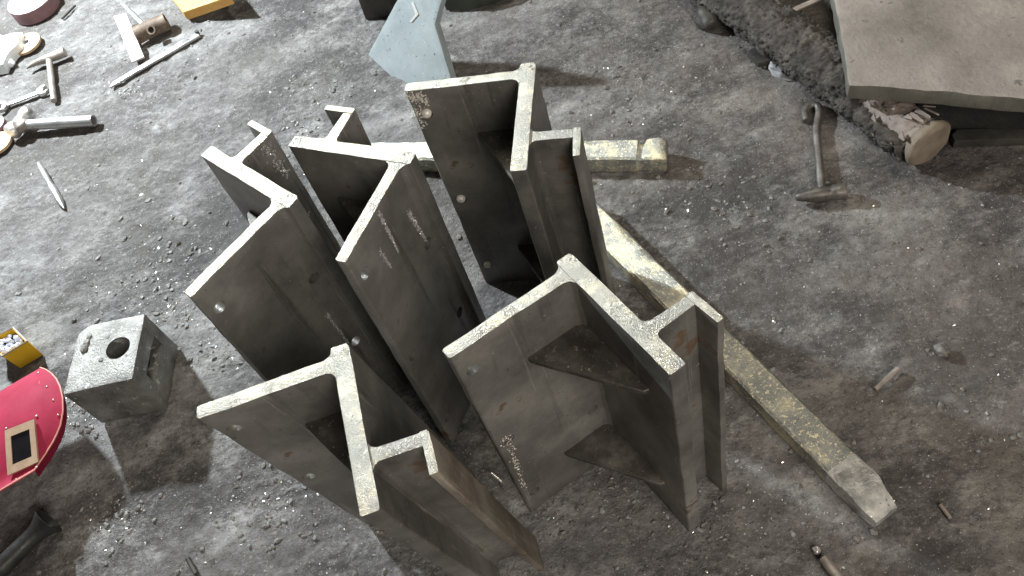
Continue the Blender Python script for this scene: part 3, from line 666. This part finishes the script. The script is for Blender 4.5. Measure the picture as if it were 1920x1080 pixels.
def boxy(name, pxs, h, mat, label, cat, bev=.004):
    P = [G(p[0], p[1], 0) for p in pxs]; c = sum(P, Vector())/len(P); c.z = 0
    bm = prism_bm([((p-c).x, (p-c).y) for p in P], 0, h); bevel(bm, bev, 2); slice_bm(bm, .03); rough(bm, .002, 20, pxs[0][0])
    o = put(name, finish(bm, 35), mat); o.location = c; return tag(o, label, cat)
boxy('iron_block', [(686, 37), (742, 30), (752, -40), (680, -34)], .07, MT['darkiron'], 'dark iron block cut by the top edge beside the bluish plate', 'iron block')
boxy('iron_scrap', [(836, 20), (880, 19), (925, 8), (965, -8), (960, -50), (830, -50)], .05, MT['green'], 'dark green iron scrap cut by the top edge, right of the bluish plate', 'scrap iron')

# ------------------------------------------------------------------ right side: log, slab, hammer
lr = .062
la, lb = G(1330, -40, lr), G(1742, 270, lr); ax = (lb-la).normalized(); LL = (lb-la).length
o3 = Vector((la.x, la.y, 0)); root = thing('log', o3, 'dusty bark-covered log with a sawn end, under the grey slab', 'log')
side = ax.cross(Vector((0, 0, 1))).normalized(); upv = side.cross(ax)
def logmesh(s0, s1, r, amp, seg=64, ns=90, cap=True, peel=None):
    b = bmesh.new(); rows = []
    for i in range(ns+1):
        s = s0+(s1-s0)*i/ns; row = []
        for k in range(seg):
            a = 2*math.pi*k/seg; e = side*math.cos(a)+upv*math.sin(a)
            p = la-o3+ax*s+e*r
            rr = r+amp*(0.5*noise.noise(p*22)+0.55*noise.noise(p*70)+0.6*noise.noise(p*150)+0.4*noise.noise(p*320))
            if peel is not None and s > peel+.02*noise.noise(p*60):
                rr -= .022*min(1, max(0, (math.sin(a)+.25-.45*math.cos(a)+.3*noise.noise(p*50))*3))
            row.append(b.verts.new(la-o3+ax*s+e*rr))
        rows.append(row)
    for a, c in zip(rows, rows[1:]):
        for k in range(seg): b.faces.new((a[k], a[(k+1) % seg], c[(k+1) % seg], c[k]))
    if cap: b.faces.new(rows[0][::-1]); b.faces.new(rows[-1])
    return b
put('bark', finish(logmesh(-.1, LL-.022, lr-.003, .010, seg=110, ns=230, peel=LL-.165), 80), MT['bark'], root)
put('bare_wood', finish(logmesh(LL-.175, LL-.006, lr-.019, .007, ns=40), 80), MT['wood'], root)
kb = cyl_bm(la-o3+ax*(LL-.022), la-o3+ax*(LL+.008), lr, seg=40, rings=[(0, lr-.020), (.25, lr-.013), (.5, lr-.009), (.72, lr-.009), (.88, lr-.012), (1, lr-.017)]); rough(kb, .002, 35, 2)
put('sawn_end', finish(kb, 35), MT['endgrain'], root)
bm = bmesh.new()
for i in range(26):                                   # torn splinters round the peeled end
    a = random.uniform(-.3, math.pi*.95); s = LL-random.choice([random.uniform(.13, .165), random.uniform(.03, .06), random.uniform(.10, .15)])
    e = side*math.cos(a)+upv*math.sin(a); t = ax.cross(e)
    p = la-o3+ax*s+e*(lr-.012); l = random.uniform(.012, .035); wd = random.uniform(.003, .008); out = random.uniform(.002, .012)
    q = [p-t*wd-ax*.004, p+t*wd-ax*.004, p+t*wd*.4+ax*l+e*out, p-t*wd*.2+ax*l*.9+e*out]
    vs_ = [bm.verts.new(v) for v in q]+[bm.verts.new(v+e*.003) for v in q]
    for f in ((0, 1, 2, 3), (4, 5, 6, 7), (0, 1, 5, 4), (1, 2, 6, 5), (2, 3, 7, 6), (3, 0, 4, 7)): bm.faces.new([vs_[j] for j in f])
sp = put('splinters', finish(bm, 20), MT['wood'], root); sp['kind'] = 'stuff'

ZS = 2*lr+.04
s0, s1, s2 = G(1592, 160, ZS), G(1930, 183, ZS), G(1563, -5, ZS)
d1 = (s1-s0); d2 = (s2-s0)
o3 = Vector((s0.x, s0.y, 0))
pts = [Vector(), d1*.25+Vector((0, .003, 0)), d1*.55, d1*.8+Vector((0, -.004, 0)), d1*1.9, d1*1.9+d2*2.4, d2*2.4+d1*.02, d2*1.6-d1*.012, d2*.9, d2*.45+d1*.006]
bm = prism_bm([(p.x, p.y) for p in pts], ZS-.038, ZS); bevel(bm, .004, 2); slice_bm(bm, .02, 'xy'); rough(bm, .0022, 26, 4, .0008)
bm.normal_update()
for f in bm.faces: f.material_index = 0 if f.normal.z > .5 else 1
root = thing('steel_slab', o3, 'thick dusty steel slab resting on the log at upper right', 'slab')
put('plate', finish(bm, 35), [MT['slab'], MT['slab_edge']], root)
# timber added under the slab, coloured near black to stand in for deep shade
MT['shade_black'] = material('shade_black_wood', [(0.3, (0.006, 0.006, 0.006)), (0.7, (0.020, 0.018, 0.017))], rough=(0.7, 0.95), scale=20, bump=0.8, bscale=60, bdist=.006)
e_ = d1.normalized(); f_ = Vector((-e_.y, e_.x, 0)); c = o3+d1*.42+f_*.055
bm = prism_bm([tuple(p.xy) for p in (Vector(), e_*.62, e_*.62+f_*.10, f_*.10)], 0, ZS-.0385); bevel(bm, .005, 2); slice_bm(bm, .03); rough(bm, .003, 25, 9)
o = put('shade_timber', finish(bm, 35), MT['shade_black']); o.location = (c.x, c.y, 0); tag(o, 'added timber under the slab, coloured black in place of deep shade', 'timber')
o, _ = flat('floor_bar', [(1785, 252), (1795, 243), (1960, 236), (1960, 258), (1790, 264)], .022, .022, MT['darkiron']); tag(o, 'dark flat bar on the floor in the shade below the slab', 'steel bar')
bm = cyl_bm(G(1478, 24, .10)-G(1478, 24, 0), G(1560, -12, .12)-G(1478, 24, 0), .0075, seg=12); o = put('thin_pipe', finish(bm, 40), MT['tool']); o.location = G(1478, 24, 0); tag(o, 'thin grey pipe poking out behind the log by the slab', 'pipe')
# lump, angle scrap and rag beside the log
c = G(1330, 26, .03); o = put('slag_lump', finish(lump_bm((0, 0, .022), .036, 9.1, 3, .75), 60), MT['darkiron']); o.location = (c.x, c.y, 0); tag(o, 'dark rounded lump beside the upper end of the log', 'lump')
o, _ = flat('angle_scrap', [(1402, 96), (1440, 74), (1462, 86), (1470, 108), (1422, 118)], .016, .014, MT['darkiron']); tag(o, 'dark angular iron scrap beside the log above the pale rag', 'scrap iron')
pr = [(1440, 118), (1452, 102), (1466, 98), (1476, 112), (1500, 124), (1512, 138), (1490, 146), (1462, 142), (1446, 132)]
W_ = [G(p[0], p[1], .01) for p in pr]; o3 = sum(W_, Vector())/len(W_); o3.z = 0
bm = prism_bm([((p-o3).x, (p-o3).y) for p in W_], 0, .012); bmesh.ops.triangulate(bm, faces=bm.faces[:]); slice_bm(bm, .012)
for v in bm.verts: v.co.z *= .5+1.6*abs(noise.noise(v.co*45)); v.co.xy += noise.noise_vector(v.co*60).xy*.006
o = put('rag', finish(bm, 60), MT['rag']); o.location = o3; tag(o, 'pale crumpled rag trodden flat against the log', 'rag')

# hammer with a hooked rod handle
o3 = G(1540, 365, 0); root = thing('hook_hammer', o3, 'small hammer with a hooked steel rod handle, standing apart at right', 'hammer')
hk = [(1512, 227), (1509, 212), (1513, 201), (1523, 196), (1533, 199), (1536, 210), (1533, 228), (1531, 250), (1535, 290), (1538, 325), (1541, 356)]
hz = [.007, .007, .007, .007, .007, .007, .007, .008, .010, .013, .016]
# resample smoothly
ctrl = [G(p[0], p[1], z)-o3 for p, z in zip(hk, hz)]
sm_ = []
for i in range(len(ctrl)-1):
    p_1, p_2 = ctrl[i], ctrl[i+1]; p_0 = ctrl[max(i-1, 0)]; p_3 = ctrl[min(i+2, len(ctrl)-1)]
    for k in range(5):
        t = k/5; sm_.append(0.5*((2*p_1)+(p_2-p_0)*t+(2*p_0-5*p_1+4*p_2-p_3)*t*t+(3*p_1-p_0-3*p_2+p_3)*t**3))
sm_.append(ctrl[-1]); 
put('handle', finish(sweep_bm(sm_, .0085, 12), 50), MT['iron_tool'], root)
ha, hb_ = G(1492, 370, .016)-o3, G(1587, 358, .018)-o3
bm = cyl_bm(ha, hb_, .015, seg=20, rings=[(0, .006), (.04, .0085), (.22, .0125), (.36, .0155), (.60, .0155), (.66, .0135), (.70, .0135), (.74, .0165), (.97, .0168), (1, .0150)])
rough(bm, .0006, 60, 1); put('head', finish(bm, 40), MT['iron_tool'], root)

# ------------------------------------------------------------------ small loose things that can be picked out
def pebble(name, px, py, r, mat, label, cat, sq=.6, seed=0, group=None):
    c = G(px, py, r*.5); o = put(name, finish(lump_bm((0, 0, r*sq*.8), r, seed, 3, sq), 60), mat); o.location = (c.x, c.y, 0); return tag(o, label, cat, group)
pebble('pebble', 1766, 656, .013, MT['slag'], 'smooth grey oval pebble on the brown floor at right', 'pebble', .6, 1.1)
pebble('nodule', 1531, 1032, .007, MT['spark'], 'small pale round nodule next to the rod at the bottom', 'nodule', .9, 3.1)
def stick(name, a, b, r, mat, label, cat, r2=None):
    A, B = G(a[0], a[1], r), G(b[0], b[1], r); o3 = Vector((A.x, A.y, 0)); bm = cyl_bm(A-o3, B-o3, r, r2, 10); slice_bm(bm, .01, 'xy'); rough(bm, r*.15, 90, a[0])
    o = put(name, finish(bm, 45), mat); o.location = o3; return tag(o, label, cat)
stick('rod_stub', (1543, 1046), (1585, 1100), .0085, MT['tool'], 'dull rod stub running off the bottom edge at right', 'rod')
stick('bolt_stub', (1640, 730), (1684, 692), .0055, MT['tool'], 'dark bolt-like stub on the floor beyond the diagonal bar', 'bolt', .006)
stick('wood_chip', (1763, 946), (1782, 972), .0035, MT['wood'], 'tiny pale splinter at the lower right', 'splinter')
stick('nail', (921, 887), (941, 904), .003, MT['spark'], 'bright nail in the dark gap between two brackets', 'nail')
stick('dark_stick', (352, 1048), (368, 1076), .005, MT['darkiron'], 'short dark stub at the bottom left of the leaning bracket', 'stub')

# ------------------------------------------------------------------ uncountable grit on the floor
ICO = bmesh.new(); bmesh.ops.create_icosphere(ICO, subdivisions=1, radius=1)
iv = np.array([v.co[:] for v in ICO.verts]); ifc = np.array([[v.index for v in f.verts] for f in ICO.faces]); ICO.free()
def grit(name, n, rmin, rmax, mat, label, clusters, spread, seed, flatness=.6):
    r_ = np.random.default_rng(seed)
    cl = np.array([[G(c[0], c[1]).x, G(c[0], c[1]).y, c[2]] for c in clusters]); pick = cl[r_.integers(len(cl), size=n)]
    u_ = r_.normal(size=n)*pick[:, 2]*1.5; w_ = r_.normal(size=n)*pick[:, 2]*.8; inc = r_.random(n) < spread
    x = np.where(inc, pick[:, 0]+u_*.79+w_*.62, r_.uniform(-1.5, 1.5, n)); y = np.where(inc, pick[:, 1]-u_*.62+w_*.79, r_.uniform(.1, 3.0, n))
    rad = rmin+(rmax-rmin)*r_.random(n)**5
    sc = rad[:, None]*np.stack([1+.8*r_.random(n), np.ones(n), flatness*(.6+.6*r_.random(n))], -1)
    v = iv[None]*(1+.35*(r_.random((n, len(iv), 1))-.5)*2)*sc[:, None]
    a = r_.random(n)*6.28; ca, sa_ = np.cos(a)[:, None], np.sin(a)[:, None]
    hz_ = floor_h(x, y)+rad*.25
    V = np.stack([v[..., 0]*ca-v[..., 1]*sa_+x[:, None], v[..., 0]*sa_+v[..., 1]*ca+y[:, None], v[..., 2]+hz_[:, None]], -1).reshape(-1, 3)
    Fc = (ifc[None]+(np.arange(n)*len(iv))[:, None, None]).reshape(-1, 3)
    me = bpy.data.meshes.new(name); me.from_pydata(V.tolist(), [], Fc.tolist()); me.update()
    return tag(put(name, me, mat), label, name.replace('_', ' '), kind='stuff')
CL = [(300, 470, .05), (310, 560, .05), (250, 540, .06), (130, 770, .03), (150, 790, .03), (470, 950, .05), (530, 980, .05), (560, 900, .04), (190, 1000, .03), (215, 960, .03), (585, 160, .05), (570, 240, .03),
      (1150, 200, .07), (1250, 150, .08), (1300, 340, .06), (1400, 400, .06), (1450, 960, .06), (1340, 990, .04), (1900, 800, .1), (230, 165, .03), (1120, 950, .08), (1200, 1000, .1), (420, 660, .05), (350, 620, .05)]
grit('dark_grit', 4200, .0008, .0060, MT['slag'], 'scattered dark slag grit over the floor', CL, .40, 21)
grit('pale_grit', 2400, .0006, .0046, MT['stone'], 'scattered grey crumbs of concrete over the floor', CL, .4, 22)
grit('metal_spatter', 2600, .0006, .0030, MT['spark'], 'bright specks of metal spatter over the floor', CL, .35, 23)
